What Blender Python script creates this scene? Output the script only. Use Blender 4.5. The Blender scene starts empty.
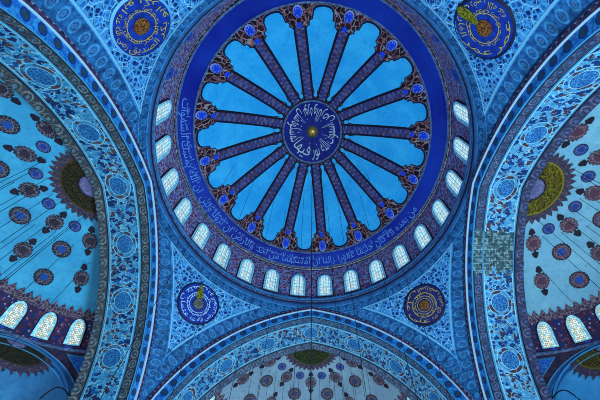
import bpy, math, random
import numpy as np
random.seed(7)
PI = math.pi
S = 11.75                 # one unit of the drawing = radius of the great dome, in metres
EYE = 1.65
C = bpy.context.scene.collection
R_ = math.radians
sin, cos, hyp = math.sin, math.cos, math.hypot

# ------------------------------------------------------------------ camera
F, TILT, DCAM, PY, PX, ROLL = 371.97, .623, .744, 295.4, 311.4, .0055
cam = bpy.data.cameras.new('camera'); co = bpy.data.objects.new('camera', cam); C.objects.link(co)
cam.sensor_width = 36.0; cam.lens = F*36/600
cam.shift_x = -(PX-300)/600; cam.shift_y = (PY-200)/600
cam.clip_end = 500
from mathutils import Matrix, Vector
fw = Vector((0, sin(TILT), cos(TILT))); up = Vector((0, -cos(TILT), sin(TILT))); rt = Vector((1, 0, 0))
M = Matrix(((rt.x, up.x, -fw.x), (rt.y, up.y, -fw.y), (rt.z, up.z, -fw.z)))
M = M @ Matrix.Rotation(ROLL, 3, 'Z')
co.matrix_world = Matrix.Translation((0, -DCAM*S, EYE)) @ M.to_4x4()
bpy.context.scene.camera = co

# ------------------------------------------------------------------ node helper
def lin(h):
    h = h.lstrip('#'); o = []
    for i in (0, 2, 4):
        c = int(h[i:i+2], 16)/255
        o.append(c/12.92 if c <= .04045 else ((c+.055)/1.055)**2.4)
    return (*o, 1)
class V:
    def __init__(s, b, k): s.b, s.k = b, k
    def __add__(s, o): return s.b.m('ADD', s, o)
    def __radd__(s, o): return s.b.m('ADD', s, o)
    def __sub__(s, o): return s.b.m('SUBTRACT', s, o)
    def __rsub__(s, o): return s.b.m('SUBTRACT', o, s)
    def __mul__(s, o): return s.b.m('MULTIPLY', s, o)
    def __rmul__(s, o): return s.b.m('MULTIPLY', s, o)
    def __truediv__(s, o): return s.b.m('DIVIDE', s, o)
    def __lt__(s, o): return s.b.m('LESS_THAN', s, o)
    def __gt__(s, o): return s.b.m('GREATER_THAN', s, o)
    def abs(s): return s.b.m('ABSOLUTE', s)
    def sin(s): return s.b.m('SINE', s)
    def cos(s): return s.b.m('COSINE', s)
    def wrap(s, p): return s.b.m('FLOORED_MODULO', s, p)      # 0..p
    def tri(s, p): return (s.wrap(p) - p/2)                     # -p/2..p/2
class B:
    def __init__(s, mt):
        mt.use_nodes = True; s.nt = mt.node_tree; s.nt.nodes.clear()
        s._uv = None
    def n(s, t): return s.nt.nodes.new(t)
    def put(s, inp, v):
        if isinstance(v, V): s.nt.links.new(v.k, inp)
        elif isinstance(v, str): inp.default_value = lin(v)
        else: inp.default_value = v
    def m(s, op, a, b=None):
        x = s.n('ShaderNodeMath'); x.operation = op; s.put(x.inputs[0], a)
        if b is not None: s.put(x.inputs[1], b)
        return V(s, x.outputs[0])
    def hyp(s, a, b): return s.m('SQRT', a*a+b*b)
    def uv(s):
        if s._uv is None:
            x = s.n('ShaderNodeTexCoord'); y = s.n('ShaderNodeSeparateXYZ'); s.nt.links.new(x.outputs['UV'], y.inputs[0])
            s._uv = (V(s, y.outputs[0]), V(s, y.outputs[1]))
        return s._uv
    def geo(s):
        x = s.n('ShaderNodeNewGeometry'); y = s.n('ShaderNodeSeparateXYZ'); s.nt.links.new(x.outputs['Position'], y.inputs[0])
        return V(s, x.outputs['Position']), [V(s, y.outputs[i]) for i in range(3)]
    def vec(s, a, b, c=0.0):
        x = s.n('ShaderNodeCombineXYZ'); s.put(x.inputs[0], a); s.put(x.inputs[1], b); s.put(x.inputs[2], c); return V(s, x.outputs[0])
    def noise(s, v, scale, detail=2.0, rough=.5, dist=0.0):
        x = s.n('ShaderNodeTexNoise'); s.put(x.inputs['Vector'], v); x.inputs['Scale'].default_value = scale
        x.inputs['Detail'].default_value = detail; x.inputs['Roughness'].default_value = rough; x.inputs['Distortion'].default_value = dist
        return V(s, x.outputs['Fac'])
    def vor(s, v, scale, feature='F1', rand=1.0):
        x = s.n('ShaderNodeTexVoronoi'); x.feature = feature; s.put(x.inputs['Vector'], v)
        x.inputs['Scale'].default_value = scale; x.inputs['Randomness'].default_value = rand
        d = V(s, x.outputs['Distance'])
        if feature == 'DISTANCE_TO_EDGE': return d
        y = s.n('ShaderNodeSeparateColor'); s.nt.links.new(x.outputs['Color'], y.inputs[0])
        return d, V(s, y.outputs[0]), V(s, y.outputs[1])
    def mix(s, f, a, b):
        x = s.n('ShaderNodeMix'); x.data_type = 'RGBA'; s.put(x.inputs[0], f); s.put(x.inputs[6], a); s.put(x.inputs[7], b)
        return V(s, x.outputs[2])
    def mul(s, a, f):                                          # colour times value
        return s.mix(f, '#000000', a)
    def smooth(s, v, a, b):
        x = s.n('ShaderNodeMapRange'); x.interpolation_type = 'SMOOTHSTEP'; s.put(x.inputs[0], v)
        x.inputs[1].default_value = a; x.inputs[2].default_value = b; return V(s, x.outputs[0])
def material(name, fn, rough=.65, spec=.25, metal=0.0, emit=None):
    mt = bpy.data.materials.new(name); b = B(mt)
    col = fn(b) if callable(fn) else fn
    o = b.n('ShaderNodeOutputMaterial')
    if emit is not None:
        e = b.n('ShaderNodeEmission'); b.put(e.inputs[0], col); e.inputs[1].default_value = emit
        b.nt.links.new(e.outputs[0], o.inputs[0]); return mt
    p = b.n('ShaderNodeBsdfPrincipled'); b.put(p.inputs['Base Color'], col)
    p.inputs['Roughness'].default_value = rough; p.inputs['Specular IOR Level'].default_value = spec; p.inputs['Metallic'].default_value = metal
    b.nt.links.new(p.outputs[0], o.inputs[0]); return mt

# ------------------------------------------------------------------ materials
def weather(b, col, amt=.35, scale=1.2, fine=.35):
    pos, _ = b.geo()
    f = b.noise(pos, scale, 5.0, .65); g = b.noise(pos, 5.5, 3.0, .7)
    col = b.mix(b.smooth(f, .42, .72)*amt, col, '#06183c')
    return b.mix(b.smooth(g, .5, .66)*fine, col, '#0a2040')
def plaster(base, dark, light):
    def f(b):
        pos, _ = b.geo()
        a = b.noise(pos, .45, 5.0, .6, .6); c = b.noise(pos, 3.5, 3.0, .6)
        col = b.mix(b.smooth(a, .35, .7), base, light)
        col = b.mix(b.smooth(c, .5, .75)*.45, col, dark)
        e = b.vor(pos, .42, 'DISTANCE_TO_EDGE')
        return b.mix((e < .012)*.15, col, dark)
    return f
def floral(ground, blue, deep, red, line, scale=34., su=1.0, cart=None, width=.17):
    def f(b):
        u, v = b.uv()
        w = b.noise(b.vec(u, v), 22., 2.0)
        w2 = b.noise(b.vec(v, u), 30., 2.0)
        p = b.vec(u*su + (w-.5)*.06, v + (w2-.5)*.06)
        d, r1, r2 = b.vor(p, scale)
        e = b.vor(p, scale*.62, 'DISTANCE_TO_EDGE')
        col = b.mix((e < .03)*.8, ground, line)
        mc = b.mix(r1 > .48, blue, deep); mc = b.mix(r2 > .68, mc, red)
        col = b.mix((d < (r1*.25+.44)), col, b.mix(r2 > .3, ground, line)); col = b.mix((d < (r1*.25+.36)), col, mc)
        col = b.mix((d < .11)*(r1 > .5), col, ground)
        if cart:
            P, ph = cart
            du = (u+ph).tri(P); dv = v-width/2
            q = b.hyp(du/.062, dv/.050)
            ln = b.vor(b.vec(u, v), 70., 'DISTANCE_TO_EDGE')
            col = b.mix((q < 1.34)*(q > 1.0)*(r1 > .35), col, b.mix(r2 > .45, ground, red))
            col = b.mix((q < 1.40)*(q > 1.32), col, line)
            col = b.mix(q < 1.0, col, line)
            col = b.mix(q < .93, col, b.mix(ln < .07, blue, ground))
        edge = (v < .006) + (v > width-.006)
        return weather(b, b.mix(edge, col, line), .3)
    return f
def chain(base, line, fill, P=.062, width=.055, alt=None):
    def f(b):
        u, v = b.uv()
        n = b.noise(b.vec(u, v), 55., 2.0); n2 = b.noise(b.vec(u, v), 13., 2.0)
        du = (u+(n-.5)*.02).tri(P); dv = v-width/2+(n2-.5)*.012
        q = b.hyp(du/(P*.40), dv/(width*.34))
        col = b.mix(b.smooth(n, .4, .62)*.8, base, fill)
        col = b.mix((q < 1.0)*(q > .74)*b.smooth(n2, .35, .6)*.8, col, line)
        col = b.mix((q < .38)*.6, col, alt or line)
        s = ((u*(2*PI/P)).sin()*width*.3 - dv).abs()
        col = b.mix((s < width*.05)*b.smooth(n, .4, .6)*.7, col, line)
        return weather(b, b.mix((v < width*.08)+(v > width*.92), col, '#0a1226'), .3)
    return f
MT = {}
def mk(n, *a, **k): MT[n] = material(n, *a, **k)
mk('panel_azure', plaster('#2eaaec', '#2484c8', '#46bcf4'), rough=.55)
def f_rib(b):
    u, v = b.uv()                                            # u across -1..1, v along (units)
    w = b.noise(b.vec(u*.03, v), 40., 2.0)
    d, r1, r2 = b.vor(b.vec(u*.035, v), 60.)
    col = b.mix(r1 > .55, '#3c4690', '#66608e'); col = b.mix(r2 > .7, col, '#5e4058')
    s = ((v*190.).sin()*.5-u).abs()
    col = b.mix((s < .2)*.5, col, '#8c88a8')
    s2 = ((v*190.+2.1).sin()*.5-u).abs()
    col = b.mix((s2 < .18)*.6, col, '#2a3c90')
    return b.mix(u.abs() > .72, b.mix(b.smooth(w, .4, .6)*.4, col, '#1c1c50'), '#1c1630')
mk('rib_pattern', f_rib)
def f_arab(b):
    u, v = b.uv()
    p = b.vec(u, v)
    w = b.noise(p, 26., 2.0); p = b.vec(u+(w-.5)*.05, v+(w-.5)*.05)
    e = b.vor(p, 30., 'DISTANCE_TO_EDGE'); d, r1, r2 = b.vor(p, 44.)
    col = b.mix(r1 > .5, '#1a1426', '#401e30')
    col = b.mix((e < .07), col, b.mix(r2 > .4, '#a8949c', '#94646a'))
    col = b.mix((d < .2)*(r2 > .6), col, '#8c3640')
    return b.mix((d < .2)*(r1 < .25), col, '#2a49b8')
mk('arabesque_brown', f_arab)
mk('band_blue', lambda b: b.mix(b.smooth(b.noise(b.geo()[0], .25, 4.0), .35, .7), '#0c1f8e', '#123aa8'), rough=.45)
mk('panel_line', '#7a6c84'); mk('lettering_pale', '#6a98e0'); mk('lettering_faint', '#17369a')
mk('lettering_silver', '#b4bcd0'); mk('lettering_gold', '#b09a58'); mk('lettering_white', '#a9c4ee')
def f_boss(b):
    u, v = b.uv(); r = b.hyp(u, v)
    d, r1, r2 = b.vor(b.vec(u, v), 4.)
    col = b.mix(r > .72, '#1c49d6', '#8b92cc'); col = b.mix(r > .88, col, '#20234f')
    return b.mix((d < .3)*(r < .62), col, '#a8bdf4')
mk('rim_rosette', f_boss)
def f_drum(b):
    u, v = b.uv()
    w = b.noise(b.vec(u, v), 24., 2.0); p = b.vec(u+(w-.5)*.04, v+(w-.5)*.04)
    d, r1, r2 = b.vor(p, 46.); e = b.vor(p, 34., 'DISTANCE_TO_EDGE')
    col = b.mix(r1 > .5, '#4458ac', '#6a4676'); col = b.mix(r2 > .55, col, '#963c58')
    col = b.mix(e < .08, col, '#a4a8cc'); col = b.mix((d < .2), col, '#a0aee0')
    P = 2*PI*.985/28
    du = u.tri(P)
    q = b.hyp(du/.036, (v-.10).tri(.15)/.060)
    fl = b.mix(d < .25, '#2c5cc8', '#80a4e4'); fl = b.mix(q < .35, fl, '#2038a0')
    col = b.mix((q < 1.0)*(v < .30), col, fl)
    return b.mix(v > .435, col, '#4a4664')
mk('drum_ornament', lambda b: weather(b, f_drum(b), .2, fine=.2))
def f_zone(b):
    u, v = b.uv()
    p = b.vec(u, v); d, r1, r2 = b.vor(p, 55.)
    col = b.mix(r1 > .5, '#28346e', '#442c52'); col = b.mix((d < .4)*(r2 > .5), col, '#84445a')
    col = b.mix((d < .3)*(r2 < .3), col, '#8890bd')
    P = .680*R_(12.857)
    q = b.hyp((u+P/2).tri(P)/.024, (v).tri(.050)/.023)
    return b.mix(q < 1.0, col, b.mix(q < .6, '#2850c0', b.mix(q < .25, '#6a90e0', '#c0ccf0')))
mk('window_zone_ornament', f_zone)
def f_pane(b):
    u, v = b.uv()
    n = b.noise(b.vec(u, v), 30., 2.0); d, r1, r2 = b.vor(b.vec(u, v), 60.)
    col = b.mix(b.smooth(n, .38, .62), '#e2f8ff', '#9adcf0'); col = b.mix((r2 > .8)*.6, col, '#c8b4a8')
    bars = (u.tri(.022).abs() < .0028) + (v.tri(.045).abs() < .003)
    col = b.mix((bars > .5)*.8, col, '#5fa8cc')
    return b.mix((d < .16)*(r1 > .6), col, '#6a8cc0')
mk('stained_glass', f_pane, emit=.86)
def f_pane2(b):
    u, v = b.uv()
    d, r1, r2 = b.vor(b.vec(u, v), 100., rand=.3); e = b.vor(b.vec(u, v), 100., 'DISTANCE_TO_EDGE', rand=.3)
    col = b.mix(r1 > .5, '#f4fff8', '#b4e4f0'); col = b.mix((r2 > .65)*.6, col, '#c4b26c')
    return b.mix((e < .12)*.8, col, '#4a7484')
mk('lattice_glass', f_pane2, emit=1.0)
mk('window_surround', lambda b: b.mix(b.smooth(b.noise(b.geo()[0], 6., 2.0), .4, .6), '#b8f0fc', '#7cccf0'))
mk('window_surround_dark', '#4a2440')
mk('cornice_lavender', lambda b: b.mix(b.smooth(b.noise(b.geo()[0], 4., 3.0), .35, .65), '#6a7ca8', '#42567e'))
mk('cornice_dark', '#161c40'); mk('cornice_blue', lambda b: weather(b, '#37659e', .4)); mk('cornice_cyan', lambda b: weather(b, '#4a8fc8', .3))
mk('trim_blue', lambda b: weather(b, '#2a62ac', .4))
def f_pshell(b):
    return weather(b, '#285f9c', .55, fine=.5)
mk('pendentive_ground', f_pshell)
def f_pborder(b):
    u, v = b.uv(); P = .062; W = .074
    q = b.hyp(u.tri(P)/.021, (v-W/2)/.024)
    n = b.noise(b.vec(u, v), 45., 3.0)
    col = b.mix(b.smooth(n, .4, .65), '#2a6aa6', '#1c4c86')
    col = b.mix((q < 1.0)*(q > .66)*.45, col, '#5aa6dc'); col = b.mix((q < .4)*.5, col, '#3f8ac0')
    col = b.mix(q < .18, col, '#5a5478')
    col = b.mix((v < .005)+(v > .069), col, '#4c9ad8')
    return weather(b, col, .6, fine=.5)
mk('pendentive_border', f_pborder)
def f_field(b):
    u, v = b.uv(); p = b.vec(u, v)
    d, r1, r2 = b.vor(p, 42., rand=.7); e = b.vor(p, 42., 'DISTANCE_TO_EDGE', rand=.7)
    e2 = b.vor(p, 21., 'DISTANCE_TO_EDGE')
    col = b.mix(e < .11, '#2468ac', '#4a92cc')
    col = b.mix(d < (r1*.16+.31), col, b.mix(r2 > .5, '#123f8c', '#0e2c6c'))
    col = b.mix((e2 < .03)*.6, col, '#9cd0f4')
    return weather(b, col, .3)
mk('lattice_field', f_field)
mk('edge_pale', '#6aa6d0'); mk('edge_white', '#9cb4cc'); mk('edge_cyan', '#3f88b8')
def f_mold(b):
    u, v = b.uv()
    s = ((u*180.).sin()*.006 - (v-.02)).abs()
    col = b.mix(b.smooth(b.noise(b.vec(u, v), 50., 2.0), .4, .6), '#4d3a5e', '#2a2348')
    col = b.mix(s < .004, col, '#9a8fae')
    return b.mix(v < .006, col, '#1a1c40')
mk('molding_plum', f_mold)
def f_strip(b):
    u, v = b.uv(); P = .085
    q = b.hyp(u.tri(P)/.020, (v-.025)/.019)
    n = b.noise(b.vec(u, v), 40., 2.0)
    col = b.mix(b.smooth(n, .42, .6), '#2068bc', '#3a90d0')
    col = b.mix(q < 1.25, col, '#123c88'); col = b.mix(q < .8, col, '#2e4a5c')
    return weather(b, col, .35)
mk('strip_blue', f_strip)
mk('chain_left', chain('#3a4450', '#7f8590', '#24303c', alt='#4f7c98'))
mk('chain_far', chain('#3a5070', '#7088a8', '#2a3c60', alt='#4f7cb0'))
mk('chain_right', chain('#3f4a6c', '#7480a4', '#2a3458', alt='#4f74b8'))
mk('inner_chain_left', chain('#42464e', '#80838c', '#2a2f3a', width=.075, P=.075, alt='#5f7c94'))
mk('inner_chain_far', chain('#4a5670', '#7f88a4', '#34405c', width=.075, P=.075, alt='#5f7ca8'))
mk('inner_chain_right', chain('#47486a', '#7f7f9c', '#33345a', width=.075, P=.075, alt='#5f78b8'))
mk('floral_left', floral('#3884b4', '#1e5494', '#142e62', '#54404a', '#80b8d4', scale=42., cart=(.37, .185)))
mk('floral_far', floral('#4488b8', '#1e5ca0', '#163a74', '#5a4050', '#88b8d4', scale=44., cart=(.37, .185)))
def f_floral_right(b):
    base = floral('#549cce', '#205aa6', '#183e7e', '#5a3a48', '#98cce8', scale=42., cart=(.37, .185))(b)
    u, v = b.uv()
    return b.mix(bare(b, u, v), base, masonry(b, u, v))
def bare(b, u, v):
    n = b.noise(b.vec(u, v), 25., 2.0)
    return ((u + (n-.5)*.14) > BARE[0]) * ((u + (n-.5)*.22) < BARE[1])
def masonry(b, u, v):
    x = b.n('ShaderNodeTexBrick'); b.put(x.inputs['Vector'], b.vec(v, u)); x.inputs['Scale'].default_value = 26.
    x.inputs['Color1'].default_value = lin('#5f7f94'); x.inputs['Color2'].default_value = lin('#35505e'); x.inputs['Mortar'].default_value = lin('#8aa4b4')
    x.inputs['Mortar Size'].default_value = .05; x.inputs['Brick Width'].default_value = .9; x.inputs['Row Height'].default_value = .6
    n = b.noise(b.vec(u, v), 40., 3.0)
    return b.mix(b.smooth(n, .4, .6)*.85, b.mix(b.noise(b.vec(u, v), 70., 2.0) > .56, V(b, x.outputs['Color']), '#86a0a8'), '#263f4c')
BARE = (.27, .54)
mk('floral_right', f_floral_right)
_cr = chain('#3f4a6c', '#7480a4', '#2a3458', alt='#4f74b8')
mk('chain_right', lambda b: b.mix(bare(b, *b.uv()), _cr(b), masonry(b, *b.uv())))
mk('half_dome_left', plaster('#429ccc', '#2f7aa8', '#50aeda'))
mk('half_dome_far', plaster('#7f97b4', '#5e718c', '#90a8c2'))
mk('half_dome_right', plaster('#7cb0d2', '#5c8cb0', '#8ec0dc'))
mk('exedra_left', plaster('#3f7fb4', '#2f5f8c', '#4f92c6'))
mk('exedra_right', plaster('#3f98d8', '#2f78b4', '#52aae4'))
def f_ros(ground, spot, core):
    def f(b):
        u, v = b.uv(); r = b.hyp(u, v); p = b.vec(u, v)
        d, r1, r2 = b.vor(p, 3.6); e = b.vor(p, 3.0, 'DISTANCE_TO_EDGE')
        col = b.mix((d < .22), ground, spot); col = b.mix((e < .05)*.7, col, '#8f8ba0')
        col = b.mix((r < .42), col, b.mix(d < .22, core, spot))
        return b.mix(r > .86, col, '#2a2238')
    return f
for k, g, s, c_ in (('left', '#3a3044', '#847c90', '#2450a0'), ('far', '#4c4054', '#80707e', '#3a4674'), ('right', '#5e3c52', '#a0788c', '#2a50a8')):
    mk('rosette_'+k, f_ros(g, s, c_)); mk('disc_'+k, f_ros('#22408f', '#5f72b4', '#22408f'))
    mk('shield_'+k, f_ros(g, s, g))
def f_serr(b):
    u, v = b.uv()
    n = b.noise(b.vec(u, v), 60., 2.0); d, r1, r2 = b.vor(b.vec(u, v), 55.)
    col = b.mix(b.smooth(n, .4, .6), '#3c3450', '#55465c'); return b.mix((d < .25)*(r1 > .4), col, '#7c6a80')
mk('serrated_brown', f_serr)
mk('serrated_dark', lambda b: b.mix(b.vor(b.vec(*b.uv()), 55., 'DISTANCE_TO_EDGE') < .07, b.mix(b.smooth(b.noise(b.geo()[0], 5., 2.0), .4, .6), '#3a3450', '#584660'), '#8a7488'))
def f_crown(gold, dark):
    def f(b):
        u, v = b.uv(); p = b.vec(u, v); r = b.hyp(u, v)
        n = b.noise(p, 5.5, 3.0, .6, 2.5)
        col = b.mix((n-.5).abs() < .035, dark, gold)
        return b.mix(r > .95, col, gold)
    return f
mk('crown_disc_left', f_crown('#4c4028', '#15120f')); mk('crown_disc_far', f_crown('#46512f', '#12180f')); mk('crown_disc_right', f_crown('#8c7c20', '#2c2712'))
mk('crown_disc_exedra_left', f_crown('#3c3828', '#1c1a18')); mk('crown_disc_exedra_right', f_crown('#6f6420', '#2a2414'))
mk('crown_core', f_ros('#5f5f92', '#8a8ab4', '#5f5f92'))
def f_roundel(c1, c2):
    return lambda b: b.mix(b.smooth(b.noise(b.geo()[0], 3., 3.0), .4, .65), c1, c2)
mk('roundel_blue', f_roundel('#123a9e', '#0f2a80')); mk('roundel_plum', f_roundel('#2a2560', '#1c2a78'))
def f_gold(b):
    u, v = b.uv(); d, r1, r2 = b.vor(b.vec(u, v), 5.)
    return b.mix(d < .3, b.mix(r1 > .5, '#5a2c22', '#7a5420'), '#a5803a')
mk('gilt_boss', f_gold, rough=.4)
mk('gilt_grey', f_ros('#3c4454', '#a09c88', '#54504c'))
mk('glint_gold', lambda b: b.mix(b.smooth(b.noise(b.vec(*b.uv()), 6., 2., .5, 1.5), .45, .55), '#34380f', '#8a842a'), rough=.4)  # colour of the painted glints on two roundels
mk('gold', '#c9a95a', rough=.3, metal=.6)
mk('iron', '#0d1420', rough=.6)
mk('spandrel_brown', lambda b: b.mix(b.smooth(b.noise(b.geo()[0], 4., 3.0), .4, .6), '#4a3850', '#2f2c50'))
mk('spandrel_blue', lambda b: b.mix(b.vor(b.vec(*b.uv()), 60., 'DISTANCE_TO_EDGE') < .06, '#1a55b4', '#3f86d8'))

# ------------------------------------------------------------------ objects
def W(p): return (p[0]*S, p[1]*S, p[2]*S+EYE)
def thing(name, label, cat, at, group=None, kind=None):
    o = bpy.data.objects.new(name, None); C.objects.link(o); o.location = W(at); o.empty_display_size = .3
    o['label'] = label; o['category'] = cat
    if group: o['group'] = group
    if kind: o['kind'] = kind
    return o
class MB:
    def __init__(s): s.v, s.f, s.uv = [], [], []
    def grid(s, pts, uvs, flip=False):                       # pts[i][j]
        n0 = len(s.v); ni, nj = len(pts), len(pts[0])
        for i in range(ni):
            for j in range(nj): s.v.append(pts[i][j]); s.uv.append(uvs[i][j])
        for i in range(ni-1):
            for j in range(nj-1):
                q = (n0+i*nj+j, n0+(i+1)*nj+j, n0+(i+1)*nj+j+1, n0+i*nj+j+1)
                s.f.append(q[::-1] if flip else q)
        return s
    def fan(s, outline, fmap, off=.004, rings=4, uvs=1.0, dome=0.0, cen=(0, 0)):   # star shaped outline in local coordinates
        n0 = len(s.v); n = len(outline); cx, cy = cen
        s.v.append(fmap(cx, cy, off+dome)); s.uv.append((cx*uvs, cy*uvs))
        for k in range(1, rings+1):
            t = k/rings
            for (x, y) in outline:
                px, py = cx+(x-cx)*t, cy+(y-cy)*t
                s.v.append(fmap(px, py, off+dome*math.sqrt(max(0, 1-t*t)))); s.uv.append((px*uvs, py*uvs))
        for j in range(n): s.f.append((n0, n0+1+j, n0+1+(j+1) % n))
        for k in range(rings-1):
            for j in range(n):
                a = n0+1+k*n; s.f.append((a+j, a+n+j, a+n+(j+1) % n, a+(j+1) % n))
        return s
    def ring(s, A, Bo, fmap, offa, offb, uvs=1.0, steps=1, closed=True):
        n = len(A); rows = []
        uv = []
        for k in range(steps+1):
            t = k/steps; row = []; ur = []
            for (a, c) in zip(A, Bo):
                x, y = a[0]+(c[0]-a[0])*t, a[1]+(c[1]-a[1])*t
                row.append(fmap(x, y, offa+(offb-offa)*t)); ur.append((x*uvs, y*uvs))
            if closed: row.append(row[0]); ur.append(ur[0])
            rows.append(row); uv.append(ur)
        return s.grid(rows, uv)
    def text(s, body, place, height):                        # place(x, y) -> point ; x from 0 to width
        vs, fs, w = text_mesh(body); n0 = len(s.v)
        for (x, y) in vs: s.v.append(place(x*height, y*height)); s.uv.append((x, y))
        s.f += [tuple(i+n0 for i in f) for f in fs]
        return w*height
    def tube(s, path, r, n=8):
        rows, uv = [], []
        for i, p in enumerate(path):
            a = Vector(path[min(i+1, len(path)-1)])-Vector(path[max(i-1, 0)]); a.normalize()
            e1 = a.orthogonal().normalized(); e2 = a.cross(e1)
            rows.append([tuple(Vector(p)+(e1*cos(2*PI*k/n)+e2*sin(2*PI*k/n))*r) for k in range(n+1)]); uv.append([(k/n, i) for k in range(n+1)])
        return s.grid(rows, uv)
    def build(s, name, mat, parent=None, label=None, smooth=True):
        org = parent
        off = Vector((0, 0, 0)); q = parent
        while q is not None: off += Vector(q.location); q = q.parent
        me = bpy.data.meshes.new(name)
        me.from_pydata([tuple(Vector(W(p))-off) for p in s.v], [], s.f)
        ul = me.uv_layers.new(name='UVMap')
        idx = np.empty(len(me.loops), dtype=np.int32); me.loops.foreach_get('vertex_index', idx)
        ul.data.foreach_set('uv', np.array(s.uv, dtype=np.float32)[idx].ravel())
        me.materials.append(MT[mat])
        if smooth: me.polygons.foreach_set('use_smooth', [True]*len(me.polygons))
        me.update()
        o = bpy.data.objects.new(name, me); C.objects.link(o)
        if parent is not None: o.parent = parent
        if label: o['label'] = label
        return o
# Arabic letters -> joined presentation forms
_AR = {'ا': (0xfe8d, 0), 'ب': (0xfe8f, 1), 'ت': (0xfe95, 1), 'ث': (0xfe99, 1), 'ج': (0xfe9d, 1), 'ح': (0xfea1, 1), 'خ': (0xfea5, 1), 'د': (0xfea9, 0), 'ر': (0xfead, 0),
       'ز': (0xfeaf, 0), 'س': (0xfeb1, 1), 'ش': (0xfeb5, 1), 'ص': (0xfeb9, 1), 'ض': (0xfebd, 1), 'ط': (0xfec1, 1), 'ع': (0xfec9, 1), 'غ': (0xfecd, 1), 'ف': (0xfed1, 1),
       'ق': (0xfed5, 1), 'ك': (0xfed9, 1), 'ل': (0xfedd, 1), 'م': (0xfee1, 1), 'ن': (0xfee5, 1), 'ه': (0xfee9, 1), 'و': (0xfeed, 0), 'ي': (0xfef1, 1), 'ى': (0xfeef, 0), 'ة': (0xfe93, 0), 'ئ': (0xfe89, 1)}
def shape(t):
    out = []
    for wd in t.split(' '):
        r = []
        for i, ch in enumerate(wd):
            c, dual = _AR[ch]
            prev = i > 0 and _AR[wd[i-1]][1]; nxt = i < len(wd)-1 and dual
            r.append(chr(c + (3 if prev and nxt else 2 if nxt else 1 if prev else 0)))
        out.append(''.join(reversed(r)))
    return ' '.join(reversed(out))
_tc = {}
def text_mesh(body):
    if body in _tc: return _tc[body]
    cu = bpy.data.curves.new('lettering_source', 'FONT'); cu.body = shape(body); cu.resolution_u = 2; cu.offset = -.004
    o = bpy.data.objects.new('lettering_source', cu); C.objects.link(o)
    me = bpy.data.meshes.new_from_object(o.evaluated_get(bpy.context.evaluated_depsgraph_get()))
    vs = [(v.co.x, v.co.y) for v in me.vertices]; fs = [tuple(p.vertices) for p in me.polygons]
    bpy.data.objects.remove(o); bpy.data.curves.remove(cu); bpy.data.meshes.remove(me)
    if not vs: vs, fs = [(0, 0), (.1, 0), (.1, 1), (0, 1)], [(0, 1, 2, 3)]
    x0 = min(v[0] for v in vs); vs = [(x-x0, y) for x, y in vs]
    _tc[body] = (vs, fs, max(v[0] for v in vs)+.12); return _tc[body]

def circle(r, n=40, rx=None): return [((rx or r)*cos(2*PI*i/n), r*sin(2*PI*i/n)) for i in range(n)]
def scallop(r, amp, k, n=96, rx=1.0):
    return [(rx*(r+amp*abs(cos(k*PI*i/n)))*cos(2*PI*i/n), (r+amp*abs(cos(k*PI*i/n)))*sin(2*PI*i/n)) for i in range(n)]
def arched(w, h, n=14, k=1.0):                                      # window outline around its centre
    y0 = h/2-w/2*k
    p = [(-w/2, -h/2), (-w/6, -h/2), (w/6, -h/2), (w/2, -h/2), (w/2, -h/6)]
    for i in range(n+1):
        a = PI*i/n; p.append((w/2*cos(a), y0+w*.5*k*sin(a)))
    p += [(-w/2, -h/6)]
    q = [];                                                   # drop doubles
    for a in p:
        if not q or hyp(a[0]-q[-1][0], a[1]-q[-1][1]) > 1e-5: q.append(a)
    return q
def project(p):
    Y = p[1]+DCAM; D = Y*sin(TILT)+p[2]*cos(TILT)
    if D < .05: return None
    return PX+F*p[0]/D, PY+F*(Y*cos(TILT)-p[2]*sin(TILT))/D
def in_frame(p, m=0):
    q = project(p); return q is not None and -m < q[0] < 600+m and -m < q[1] < 400+m

# ------------------------------------------------------------------ great dome
_pz = [(0, 3.53), (.1, 3.522), (.26, 3.475), (.45, 3.345), (.65, 3.165), (.80, 3.01), (.844, 2.955), (.878, 2.903), (.93, 2.858), (.978, 2.816), (.985, 2.80)]
def zdome(r):
    r = min(max(r, 0), .985)
    for i in range(len(_pz)-1):
        if r <= _pz[i+1][0]:
            (x0, y0), (x1, y1) = _pz[i], _pz[i+1]
            def sl(k):
                if k <= 0: return 0.0
                if k >= len(_pz)-1: return (_pz[-1][1]-_pz[-2][1])/(_pz[-1][0]-_pz[-2][0])
                return (_pz[k+1][1]-_pz[k-1][1])/(_pz[k+1][0]-_pz[k-1][0])
            h = x1-x0; t = (r-x0)/h; m0, m1 = sl(i)*h, sl(i+1)*h
            return (2*t**3-3*t*t+1)*y0+(t**3-2*t*t+t)*m0+(-2*t**3+3*t*t)*y1+(t**3-t*t)*m1
    return _pz[-1][1]
def dome_pt(r, th, off=0.0):                                 # off moves the point into the room
    d = .004; sl = (zdome(min(r+d, .985))-zdome(max(r-d, 0)))/(min(r+d, .985)-max(r-d, 0))
    L = hyp(1, sl); rr = r + off*sl/L; z = zdome(r) - off/L
    return (rr*sin(th), rr*cos(th), z)
dome = thing('central_dome', 'great round central dome with azure panels, dark ribs and deep blue inscription band', 'dome', (0, 0, 2.8))
NT = 192
rs = [.84, .86, .878]
def dome_ring(r0, r1, nr, off=0.0, uvr=1.0, a0=0, a1=2*PI, nt=NT):
    P, U = [], []
    for i in range(nr+1):
        r = r0+(r1-r0)*i/nr
        P.append([dome_pt(r, a0+(a1-a0)*j/nt, off) for j in range(nt+1)]); U.append([((a0+(a1-a0)*j/nt)*.85, r) for j in range(nt+1)])
    return MB().grid(P, U)
dome_ring(.0005, .985, 40).build('shell', 'arabesque_brown', dome, 'dark brown shell painted with a pale arabesque border')
dome_ring(.882, .974, 6, .004).build('inscription_band', 'band_blue', dome, 'deep blue ring-shaped inscription band')
dome_ring(.972, .9849, 2, .009).build('band_molding', 'cornice_lavender', dome)
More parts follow.
